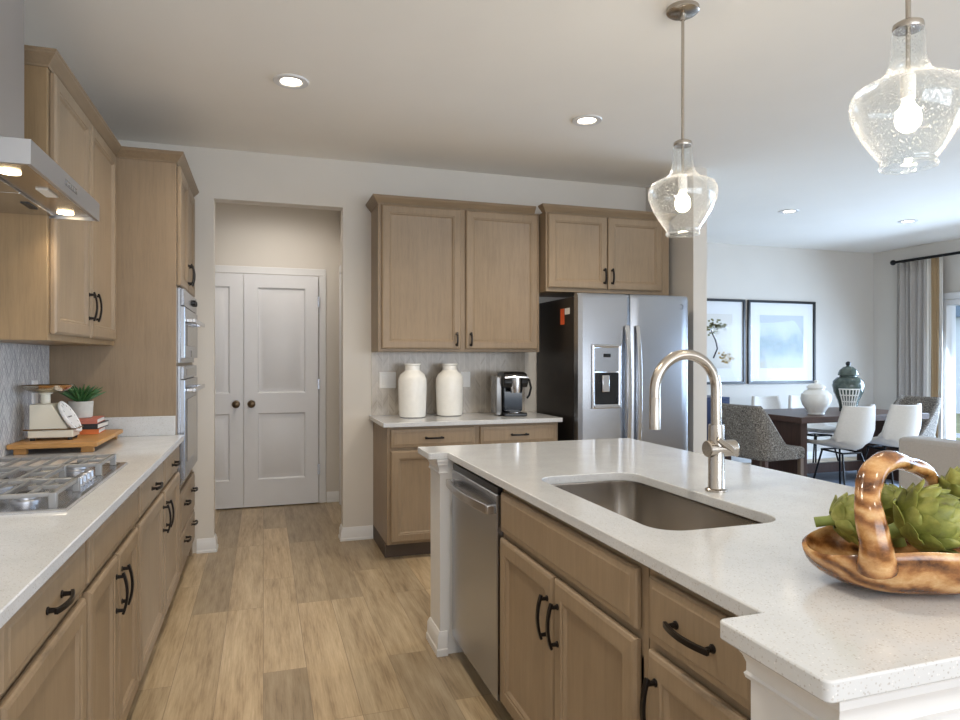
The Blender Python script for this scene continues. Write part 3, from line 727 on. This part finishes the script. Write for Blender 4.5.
# faucet
fx, fy = 1.373, 1.778
t = thing('faucet', 'tall brushed nickel gooseneck faucet behind the island sink', 'faucet', (fx, fy, .9145))
MB().lathe([(.034, 0), (.034, .006), (.026, .010), (.025, .012), (.025, .155), (.0245, .20), (.0235, .212)], 28).build('body', M['nickel'], t)
R_ = .1125; zt = .322
pts = [(0, 0, .212), (0, 0, zt)] + [(-R_+R_*math.cos(a), 0, zt+R_*math.sin(a)) for a in [PI*i/20 for i in range(1, 21)]] + [(-2*R_, 0, zt-.02)]
MB().tube(pts, .0165, 18).build('spout', M['nickel'], t)
MB().lathe([(.0175, 0), (.0175, .095), (.0165, .098)], 20, (-2*R_, 0, zt-.118)).build('spray_head', M['nickel'], t)
MB().tube([(-.036, 0, .135), (.070, 0, .135)], .0265, 22).build('valve', M['nickel'], t, bevel=.003)
MB().bar([(.072, -.012, .112), (.03, -.032, .140), (-.02, -.036, .170)], .007, .0045, (1, 0, 1)).build('lever', M['nickel'], t, bevel=.0015)

RM = -PI/2
def isl(name, label, y1, y0):
    return cabinet(name, label, (IX, y1, 0), RM, y1-y0-.002, .58, 0, .883, True)
# carcass of the sink base is open where the bowl hangs, so it is built from panels
t = thing('sink_cabinet', 'tan island cabinet with paired doors under the sink', 'cabinet', (IX, 2.238, 0), RM)
wS = 2.238-1.292
B(0, .02, 0, .58, .102, .883).box(wS-.022, wS-.002, 0, .58, .102, .883).box(.02, wS-.022, .56, .58, .102, .883).box(.02, wS-.022, .002, .56, .102, .12).box(.02, wS-.022, 0, .018, .66, .883).box(.02, wS-.022, 0, .018, .102, .13).box(wS/2-.02, wS/2+.018, 0, .018, .13, .66).build('body', M['cab'], t)
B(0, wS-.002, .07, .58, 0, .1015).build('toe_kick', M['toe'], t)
shaker('drawer_panel', t, .018, wS-.028, .722, .862, None, slab=True)
shaker('door', t, .015, wS/2-.006, .118, .700, (wS/2-.038, .575, .13, True)); shaker('door', t, wS/2+.004, wS-.028, .118, .700, (wS/2+.035, .575, .13, True))
t = isl('drawer_cabinet', 'tan island cabinet with a drawer over a door at near end', 1.29, .905)
shaker('drawer', t, .022, .362, .722, .862, (.19, .795, .14, False), slab=True)
shaker('door', t, .022, .362, .118, .700, (.057, .59, .13, True))
# dishwasher
t = thing('dishwasher', 'stainless dishwasher with curved bar handle in the island', 'dishwasher', (IX, 2.843, 0), RM)
B(.003, .599, .0, .56, .102, .874).build('tub', M['black'], t)
B(.02, .58, .06, .5, 0, .1).build('toe_kick', M['black'], t)
d = MB().rects(.004, .598, .105, .845, [(0, -.001), (0, -.020), (.003, -.024)]).build('door', M['steel'], t)
B(.004, .598, -.020, -.001, .847, .872).build('control_strip', M['black'], t, bevel=.002)
P = [(.035+.532*i/16, -.050-.020*math.sin(PI*i/16), .79) for i in range(17)]
h = MB().bar(P, .017, .007, (0, 0, 1))
for x in (.035, .567): h.box(x-.014, x+.014, -.056, -.0235, .774, .806)
h.build('handle', M['steel_h'], d, bevel=.003)
# white end walls with posts, one island shell
CAP = [(0, .815), (.006, .815), (.008, .822), (.005, .826), (.005, .840), (.009, .851), (.014, .858), (.015, .870), (.018, .873), (.018, .8835), (0, .8835)]
FOOT = [(0, 0), (.018, 0), (.018, .028), (.014, .034), (.013, .082), (.009, .092), (.004, .105), (0, .107)]
for y0, y1, lab in ((.718, .893, 'white painted end wall with moulding at the near end of the island'), (2.898, 3.076, 'white painted end post beside the dishwasher at the far end of the island')):
    x0, x1 = .757, 1.56
    t = thing('island_end_panel', lab, 'island panel')
    B(x0, x1, y0, y1, 0, .8835).build('end_panel', M['white'], t)
    path = [(.79, y1), (x0, y1), (x0, y0), (x1, y0), (x1, y1)] if y0 < 1 else [(x1, y0), (x1, y1), (x0, y1), (x0, y0), (.79, y0)]
    MB().run(path, [(o, z) for o, z in CAP]).build('cap_moulding', M['white'], t, ang=25)
    MB().run(path, FOOT).build('base_moulding', M['white'], t, ang=25)
tag(B(1.404, 1.43, .895, 2.896, 0, .883).build('island_back_panel', M['white']), 'white painted back panel of the island facing the dining area', 'island panel')
# ------------------------------------------------------------------ wooden basket with artichokes
bc = Vector((1.142, .925, .9145)); brz = math.radians(-26)
t = thing('wooden_basket', 'polished root-wood basket with arched handle holding artichokes', 'basket', bc, brz)
def bowl_pt(u, v, inner=False):
    a = 2*PI*u
    la, lb = .175, .120
    rim = .088 - .016*max(0, -math.cos(a))**2 + .030*max(0, math.cos(a))**2 + .006*math.sin(3*a+1) + .008*math.cos(a-.3)
    irr = 1+.05*math.sin(2*a+.7)+.035*math.sin(5*a)
    tpow = (math.sin(v*PI/2))**.74 if not inner else (math.sin(v*PI/2))**.8
    ca, sa = math.cos(a), math.sin(a)
    sq = (abs(ca)**2.3+abs(sa)**2.3)**(-1/2.3)
    k = (.94 if inner else 1.0)
    z = rim*(1-math.cos(v*PI/2))**1.25
    if inner: z = .014 + (rim-.014)*(1-math.cos(v*PI/2))**.9
    return (la*(1.0 if ca < 0 else .93)*ca*sq*irr*tpow*k*(.98+.02*v), lb*sa*sq*irr*tpow*k, z)
b = MB(); N = 56; L = []
for j in range(1, 13): L.append([bowl_pt(i/N, j/12) for i in range(N)])
top = L[-1]
mid = [tuple((p[k]+q[k])/2+(0, 0, .004)[k] for k in range(3)) for p, q in zip(top, [bowl_pt(i/N, 1, True) for i in range(N)])]
L.append(mid)
for j in range(12, 0, -1): L.append([bowl_pt(i/N, j/12, True) for i in range(N)])
b.loops(L).build('bowl', M['burl'], t, ang=70)
HP = [(-0.100, -0.103, 0.058), (-0.106, -0.114, 0.10), (-0.1138, -0.1055, 0.1574), (-0.1044, -0.0789, 0.1904), (-0.0849, -0.056, 0.2205), (-0.0423, -0.0198, 0.2357), (0.0175, 0.039, 0.2185), (0.0688, 0.0865, 0.1982), (0.106, 0.1321, 0.1608), (0.1188, 0.1541, 0.1136), (0.1148, 0.1535, 0.0682)]
HR = [.031, .026, .021, .020, .021, .0185, .016, .0175, .017, .018, .024]
P = []; RR = []
for i in range(len(HP)-1):
    p0, p1, p2, p3 = (Vector(HP[max(0, min(len(HP)-1, i+k))]) for k in (-1, 0, 1, 2))
    for q in range(4):
        f = q/4; P.append(tuple(.5*((2*p1)+(p2-p0)*f+(2*p0-5*p1+4*p2-p3)*f*f+(3*p1-p0-3*p2+p3)*f**3))); RR.append((HR[i]*(1-f)+HR[i+1]*f)*(1+.05*math.sin(i*4+q*1.3)))
MB().tube(P, RR, 16, (1.05, .9)).build('handle', M['burl'], t, ang=80)
bmtx = Matrix.Translation(bc) @ Matrix.Rotation(brz, 4, 'Z')

def artichoke(label, loc, rx, rz, s, seed):
    t = thing('artichoke', label, 'artichoke', loc, 0, 'artichokes in the wooden basket')
    t.rotation_euler = (rx, 0, rz); rn = random.Random(seed)
    m = MB().sphere((0, 0, .0), .042*s, 20, 12, (1, 1, 1.0))
    n = 46
    for k in range(n):
        f = k/(n-1); th = .30+2.15*(1-f)**.85   # from the base (f=0) to the tip
        ph = k*2.39996+rn.uniform(-.06, .06)
        r = .047*s*(1+.05*(1-f)); c = Vector((math.sin(th)*math.cos(ph), math.sin(th)*math.sin(ph), math.cos(th)))
        e1 = Vector((-math.sin(ph), math.cos(ph), 0)); e2 = -Vector((math.cos(th)*math.cos(ph), math.cos(th)*math.sin(ph), -math.sin(th)))
        wd = (.031-.014*f)*s*rn.uniform(.92, 1.08); ln = (.058-.020*f)*s; wob = rn.uniform(.5, 1.2)
        G = []
        for j in range(7):
            q = j/6; ww = wd*max(.08, math.sqrt(max(0, 1-((q-.42)/.60)**2)))
            lift = (.004*q+.017*q*q*(1.12-f)*wob)*s
            row = []
            for i in range(5):
                x = i/2-1
                p = c*(r*1.02+lift-.006*s*x*x*(ww/wd)) + e1*ww*x*.8 + e2*(ln*(q-.35))
                pr = p.length; p = p*( (r+lift+.002-.005*s*x*x)/pr)
                row.append(tuple(p))
            G.append(row)
        vs = [p for row in G for p in row] + [tuple(Vector(p)*.965) for row in G for p in row]
        off = 35; fs = []
        for j in range(6):
            for i in range(4):
                a = j*5+i; fs += [(a, a+1, a+6, a+5), (off+a, off+a+5, off+a+6, off+a+1)]
        bd = [i for i in range(5)]+[j*5+4 for j in range(1, 7)]+[30+i for i in range(3, -1, -1)]+[j*5 for j in range(5, 0, -1)]
        for a, b_ in zip(bd, bd[1:]+bd[:1]): fs.append((a, off+a, off+b_, b_))
        m.add(vs, fs)
    m.build('head', M['choke'], t, ang=60)
    MB().tube([(0, 0, -.036*s), (.001, 0, -.055*s), (.003, 0, -.085*s)], [.016*s, .0125*s, .013*s], 12).build('stem', M['stem'], t)
    return t
def bl(x, y, z): return tuple(bmtx @ Vector((x, y, z)))
artichoke('artichoke at the left end of the basket, stem pointing left', (1.079, .993, 1.030), math.radians(78), brz+math.radians(82), .78, 1)
artichoke('large artichoke in the basket just right of the handle', (1.138, .882, 1.047), math.radians(62), brz+math.radians(60), 1.1, 2)
artichoke('artichoke at the back right end of the basket', (1.322, .935, 1.070), math.radians(20), brz+math.radians(140), 1.05, 3)
artichoke('artichoke mostly hidden behind the basket handle', (1.196, 1.012, 1.036), math.radians(-15), brz+math.radians(40), .88, 4)

# ------------------------------------------------------------------ jars and coffee maker on back counter
def jar(label, x, y):
    t = tag(MB().lathe([(r, z*1.05) for r, z in [(.080, 0), (.094, .006), (.098, .06), (.101, .15), (.103, .22), (.101, .262), (.088, .292), (.062, .312), (.054, .322), (.053, .352), (.060, .358), (.060, .366), (.052, .366), (.047, .35), (.047, .33), (.001, .31)]], 40).build('ceramic_jar', M['ceramic'], loc=(x, y, .9145)), label, 'jar', 'tall white ceramic jars')
jar('tall white ceramic jar beside the double switch plate', 1.020, 4.69); jar('tall white ceramic jar nearer the coffee maker', 1.312, 4.745)
t = thing('coffee_maker', 'black and silver pod coffee maker beside the refrigerator', 'coffee maker', (1.76, 4.62, .9145), math.radians(-6))
B(-.085, .085, -.11, .12, 0, .022).build('base', M['black'], t, bevel=.006)
B(-.075, .085, .02, .12, .022, .27).build('column', M['black'], t, bevel=.012)
MB().loops([[(-.085, -.10, .195), (.09, -.10, .195), (.09, .12, .195), (-.085, .12, .195)], [(-.09, -.115, .23), (.095, -.115, .23), (.095, .12, .23), (-.09, .12, .23)], [(-.085, -.09, .285), (.09, -.09, .285), (.09, .12, .285), (-.085, .12, .285)], [(-.07, -.05, .30), (.075, -.05, .30), (.075, .11, .30), (-.07, .11, .30)]]).build('brew_head', M['black'], t, bevel=.008)
MB().lathe([(.042, .16), (.046, .19), (.046, .262), (.03, .27)], 24, (.01, -.085, 0)).build('pod_holder', M['steel_h'], t)
B(-.06, .075, -.006, .0195, .03, .19).build('back_plate', M['dark_glass'], t)
MB().lathe([(.05, .0225), (.05, .028), (.045, .030)], 24, (.01, -.05, 0)).build('drip_tray', M['steel_h'], t)
B(-.135, -.0865, -.04, .12, .0, .27).build('water_tank', M['oven_glass'], t, bevel=.01)
MB().tube([(.096, -.02, .27), (.118, -.05, .24), (.128, -.06, .19), (.118, -.05, .14), (.108, -.03, .12)], .008, 10).build('cord_loop', M['black'], t)
MB().tube([(-.086, -.118, .262), (0, -.13, .268), (.09, -.118, .262)], .008, 10).build('lift_handle', M['steel_h'], t)

t.scale = (1, 1, 1.08)
# ------------------------------------------------------------------ pendants
def pendant(label, x, y):
    t = thing('pendant_light', label, 'pendant light', (x, y, H), 0, 'pendant lights over the island')
    MB().lathe([(.066, 0), (.066, -.016), (.058, -.022), (.012, -.024), (.010, -.05)], 32).build('canopy', M['nickel'], t)
    MB().tube([(0, 0, -.045), (0, 0, -.555)], .0065, 12).build('rod', M['nickel'], t)
    MB().lathe([(.010, -.545), (.022, -.548), (.036, -.556), (.038, -.566), (.036, -.572), (.012, -.572)], 28).build('cap', M['nickel'], t)
    prof = [(.034, -.573), (.0365, -.585), (.0375, -.62), (.041, -.655), (.051, -.685), (.074, -.708), (.108, -.722), (.126, -.732), (.135, -.748), (.1375, -.768), (.135, -.79), (.126, -.818), (.110, -.850), (.092, -.880), (.075, -.905), (.066, -.918), (.064, -.926), (.067, -.936)]
    MB().lathe(prof, 56, cap0=False, cap1=False).build('glass_shade', M['seeded'], t, ang=80, solid=.0025)
    MB().lathe([(.067, -.934), (.070, -.938), (.067, -.942), (.063, -.938), (.067, -.934)], 40, cap0=False, cap1=False).build('shade_rim', M['seeded'], t)
    MB().tube([(0, 0, -.57), (0, 0, -.70)], .006, 10).build('stem', M['nickel'], t)
    MB().lathe([(.012, -.69), (.018, -.695), (.018, -.755), (.014, -.760)], 18).build('socket', M['plate'], t)
    MB().lathe([(.013, -.761), (.016, -.772), (.028, -.79), (.032, -.81), (.028, -.83), (.015, -.843), (.002, -.846)], 22).build('bulb', M['bulb'], t)
    l = bpy.data.lights.new('pendant_glow', 'POINT'); l.energy = 20; l.shadow_soft_size = .036; l.color = WARM
    lo = bpy.data.objects.new('pendant_glow', l); COL.objects.link(lo); lo.location = (x, y, H-.81)
pendant('seeded glass pendant light at the far end of the island', 1.655, 2.357)
pendant('seeded glass pendant light at the near end, cut by the frame', 1.645, 1.336)

# ------------------------------------------------------------------ dining room
o = B(4.0, 7.7, 4.62, 6.52, .0005, .010).build('area_rug', M['rug']); tag(o, 'blue-grey area rug under the dining table', 'rug')
ZR = .0105
TX0, TX1, TY_0, TY_1 = 4.98, 6.66, 5.17, 6.16
t = thing('dining_table', 'dark walnut dining table with slab legs', 'table', (TX0, TY_0, ZR))
B(0, TX1-TX0, 0, TY_1-TY_0, .69, .75).build('tabletop', M['darkwood'], t, bevel=.004)
for x in (.06, TX1-TX0-.14): B(x, x+.08, .07, TY_1-TY_0-.22, 0, .69).build('leg', M['darkleg'], t, bevel=.003)
B(.14, TX1-TX0-.14, .46, .52, .10, .20).build('stretcher', M['darkleg'], t)
ZT = ZR+.7505
t = thing('lidded_jar', 'white lidded ginger jar on the dining table', 'jar', (5.41, 5.42, ZT))
MB().lathe([(.075, 0), (.082, .006), (.080, .02), (.085, .03), (.13, .10), (.148, .16), (.140, .21), (.105, .245), (.078, .258), (.076, .268)], 40).build('body', M['ceramic'], t)
MB().lathe([(.090, .2685), (.093, .276), (.085, .292), (.05, .312), (.018, .322), (.014, .33), (.020, .342), (.012, .352), (.001, .353)], 36).build('lid', M['ceramic'], t)
t = thing('ginger_jar', 'dark green lidded jar with white lattice band on the dining table', 'jar', (6.05, 5.62, ZT))
prof = [(.085, 0), (.09, .008), (.088, .05), (.105, .12), (.145, .21), (.158, .28), (.148, .33), (.115, .365), (.085, .378), (.083, .39)]
MB().lathe(prof, 40).build('body', M['jar_green'], t)
MB().lathe([(.098, .391), (.102, .398), (.10, .41), (.085, .45), (.05, .482), (.02, .49), (.018, .50)], 36).build('lid', M['jar_green'], t)
MB().sphere((0, 0, .518), .026, 16, 10).build('finial', M['black'], t)
lat = MB(); an = math.radians(228)
def jr(z):
    for (r0, z0), (r1, z1) in zip(prof, prof[1:]):
        if z0 <= z <= z1: return r0+(r1-r0)*(z-z0)/(z1-z0)
    return .085
for i in range(7):
    a = an-.65+1.3*i/6; lat.tube([((jr(z)+.002)*math.cos(a), (jr(z)+.002)*math.sin(a), z) for z in (.04, .10, .16, .20, .24)], .0075, 6)
for z in (.05, .11, .18, .245): lat.tube([((jr(z)+.002)*math.cos(an-.7+1.4*i/12), (jr(z)+.002)*math.sin(an-.7+1.4*i/12), z) for i in range(13)], .0075, 6)
lat.build('lattice', M['ceramic'], t)

def white_chair():
    t = thing('dining_chair', '', 'chair', (0, 0, ZR), 0, 'white upholstered dining chairs')
    # faces local +y
    path = [(.25, .455), (.22, .462), (.10, .450), (-.05, .440), (-.15, .445), (-.205, .50), (-.235, .60), (-.258, .72), (-.275, .83), (-.280, .865)]
    wid = [.20, .215, .228, .232, .235, .245, .245, .225, .205, .195]
    def fn(u, v):
        q = v*(len(path)-1); i = min(int(q), len(path)-2); f = q-i
        y = path[i][0]*(1-f)+path[i+1][0]*f; z = path[i][1]*(1-f)+path[i+1][1]*f; wdt = wid[i]*(1-f)+wid[i+1]*f
        x = u*2-1; curl = x*x
        bend = math.exp(-((v-.5)/.24)**2)
        z += .10*curl*bend*(.7 if v < .55 else .3) + .015*curl; y += .085*curl*(1 if v > .45 else v/.45)
        return (x*wdt, y, z)
    MB().grid(fn, 15, 28).build('shell', M['chair_white'], t, solid=.035, ang=70)
    for sx in (-1, 1):
        MB().tube([(sx*.11, .14, .425), (sx*.19, .21, .004)], .0095, 8).build('leg', M['rod'], t)
        MB().tube([(sx*.11, -.10, .415), (sx*.19, -.21, .004)], .0095, 8).build('leg', M['rod'], t)
    MB().tube([(-.115, .15, .42), (.115, .15, .42), (.115, -.11, .408), (-.115, -.11, .408), (-.115, .15, .42)], .009, 8).build('seat_frame', M['rod'], t)
    return t
wc = white_chair()
wc.location = (5.42, 5.10, ZR); wc['label'] = 'white upholstered chair backing towards the island, nearest the white ginger jar'
dup(wc, (6.02, 5.10, ZR), 0, 'white upholstered chair backing towards the island, nearest the sofa')
dup(wc, (5.70, 6.28, ZR), PI, 'white upholstered chair on the far side of the table behind its left end')
dup(wc, (6.26, 6.30, ZR), PI, 'white upholstered chair on the far side, behind the white ginger jar')
def tweed_chair():
    t = thing('host_chair', '', 'chair', (0, 0, ZR), 0, 'grey tweed host chairs')
    MB().loops([[(-x, -.24, z), (x, -.24, z), (x, .27, z), (-x, .27, z)] for x, z in ((.235, .36), (.255, .375), (.258, .45), (.235, .475))]).build('seat', M['tweed'], t, bevel=.012)
    def fn(u, v):
        a = (u*2-1); th = a*1.0
        # plan: U around the seat back; arms run forward
        s_ = abs(a)
        if s_ < .45: x = a/.45*.24; y = -.25-.0*a; back = 1
        else:
            f = (s_-.45)/.55; x = math.copysign(.24+.025*math.sin(f*PI/2), a); y = -.25+.33*f; back = max(0, 1-f)**2.1
        y += .05*max(0, (s_-.35)/.1) if s_ < .45 else .05
        ztop = .44+.44*(back if s_ >= .45 else 1)
        z = .37+(ztop-.37)*v
        rec = max(0, z-.45)*.24*(1 if s_ < .45 else back); return (x*(1+.10*max(0, z-.47)), y-rec, z)
    MB().grid(fn, 41, 12).build('backrest', M['tweed'], t, solid=.045, ang=70, offset=0)
    for sx in (-1, 1):
        B(sx*.225-.02, sx*.225+.02, .22, .26, 0, .365).build('leg', M['board2'], t, bevel=.003)
        B(sx*.225-.02, sx*.225+.02, -.25, -.21, 0, .365).build('leg', M['darkleg'], t, bevel=.003)
    return t
M['board2'] = wood('greyed_oak_leg', (128, 108, 90))
tcx = tweed_chair(); tcx.location = (4.66, 5.32, ZR); tcx.rotation_euler.z = -PI/2+.12; tcx['label'] = 'grey tweed host chair at the left end of the dining table'
dup(tcx, (6.95, 5.75, ZR), PI/2, 'grey tweed host chair at the right end of the table beside the curtain')
# sideboard
t = thing('sideboard', 'navy lacquered sideboard below the framed pictures', 'sideboard', (4.16, YD-.47, 0))
B(0, 1.10, 0, .44, .12, .88).build('body', M['navy'], t, bevel=.006)
for i in range(2): MB().rects(.02+.535*i, .545+.535*i, .15, .85, [(0, -.0005), (0, -.014), (.004, -.018)]).build('door', M['navy'], t)
for x in (.05, 1.05):
    for y in (.05, .39): B(x-.02, x+.02, y-.02, y+.02, 0, .12).build('leg', M['rod'], t)
# pictures
def picture(label, x0, x1, artm, group):
    t = thing('framed_picture', label, 'picture', (x0, YD-.001, 1.01), 0, group)
    W, Z = x1-x0, 1.078
    fr = MB(); k = .032
    fr.box(0, W, -.03, -.0005, 0, k).box(0, W, -.03, -.0005, Z-k, Z).box(0, k, -.03, -.0005, k, Z-k).box(W-k, W, -.03, -.0005, k, Z-k)
    fr.build('frame', M['black'], t, bevel=.002)
    B(k, W-k, -.012, -.004, k, Z-k).build('mat_board', M['mat_board'], t)
    B(.19, W-.19, -.0135, -.0122, .20, Z-.19).build('print', artm, t)
    B(k, W-k, -.0195, -.0185, k, Z-k).build('glass', M['pane'], t)
    return t
p1 = picture('framed print of a small gold-leaved tree, left of the pair, cut by the wall', 4.775, 5.853, M['art_a'], 'framed prints over the sideboard')
picture('framed misty landscape print, right of the pair above the dining table', 5.899, 6.982, M['art_b'], 'framed prints over the sideboard')
tr = MB().tube([(.60, -.0142, .33), (.66, -.0142, .45), (.63, -.0142, .56), (.58, -.0142, .64), (.56, -.0142, .72)], [.012, .010, .009, .007, .004], 6, (1, .06), (1, 0, 0))
tr.build('painted_trunk', M['bark'], p1)
rn = random.Random(5); bl_ = MB(); gd = MB()
for i in range(60):
    cx, cz = .62+rn.gauss(0, .07), .73+rn.gauss(0, .035); bl_.box(cx-.014, cx+.014, -.0148, -.0137, cz-.010, cz+.010)
for i in range(34):
    cx, cz = .79+rn.gauss(0, .05), .33+rn.gauss(0, .03); gd.box(cx-.014, cx+.014, -.0148, -.0137, cz-.010, cz+.010)
bl_.build('painted_foliage', M['leaf_olive'], p1); gd.build('painted_blossom', M['leaf_gold'], p1)
# curtain and rod
RXW = XR-.12
t = thing('curtain_rod', 'black curtain rod with ball finial above the patio door', 'curtain rod', (RXW, 6.62, 2.60))
MB().tube([(0, 0, 0), (0, -3.1, 0)], .018, 12).build('rod', M['rod'], t)
for y in (.012, -3.11): MB().sphere((0, y, 0), .036, 16, 10).build('finial', M['rod'], t)
for y in (-.06, -3.0): MB().tube([(0, y, -.004), (.119, y, -.004)], .009, 8).lathe([(.03, 0), (.03, .006)], 12).build('bracket', M['rod'], t)
t = thing('curtain', 'grey linen curtain with tan vertical band beside the patio door', 'curtain', (RXW, 0, 0))
def drape(y0, y1, folds, amp, name, mat, ph=0, dx=0):
    def fn(u, v):
        y = y0+(y1-y0)*u; z = .02+2.56*v
        return (dx+amp*math.sin(ph+u*folds*2*PI)*(1-.25*v)+.012*math.sin(u*17+v*2), y+.01*math.sin(v*3+u*9), z)
    return MB().grid(fn, max(24, int(folds*14)), 14).build(name, mat, t, solid=.004, ang=80, offset=0)
drape(6.58, 6.16, 5.0, .030, 'panel', M['curtain']); drape(6.16, 6.115, .3, .02, 'inner_trim', M['cream_band'], dx=-.012); drape(6.115, 6.0, .35, .02, 'tan_band', M['tan_band'], 1.0, -.015); drape(6.0, 5.955, .3, .015, 'outer_trim', M['cream_band'], 2.0, -.005)
# sofa and pillow
t = thing('sofa', 'oatmeal sofa with its back to the island at the right edge', 'sofa', (4.30, 1.46, 0))
sl = 2.12
B(0, .22, 0, sl, .10, .78).build('backrest', M['sofa'], t, bevel=.03)
B(.221, .95, .20, sl-.20, .10, .42).build('seat', M['sofa'], t, bevel=.025)
for y in (0, sl-.198): B(.222, .95, y, y+.198, .10, .62).build('arm', M['sofa'], t, bevel=.03)
for x in (.05, .90):
    for y in (.05, sl-.05): MB().lathe([(.022, 0), (.028, .1)], 12, (x, y, 0)).build('foot', M['darkleg'], t)
pm = MB(); n = 17
def cush(sgn): 
    def fn(u, v):
        a, b_ = u*2-1, v*2-1; th = .07*((1-a**4)*(1-b_**4))**.6
        k = 1-.06*(1-abs(a))*b_*b_; k2 = 1-.06*(1-abs(b_))*a*a
        return (sgn*th, a*.27*k2, b_*.25*k)
    return fn
pm.grid(cush(1), n, n).grid(cush(-1), n, n).xf((0, 0, 0), ry=math.radians(-10))
o = pm.build('throw_pillow', M['pillow'], loc=(4.66, 3.08, .70)); tag(o, 'pale grey throw pillow leaning on the sofa back', 'pillow')
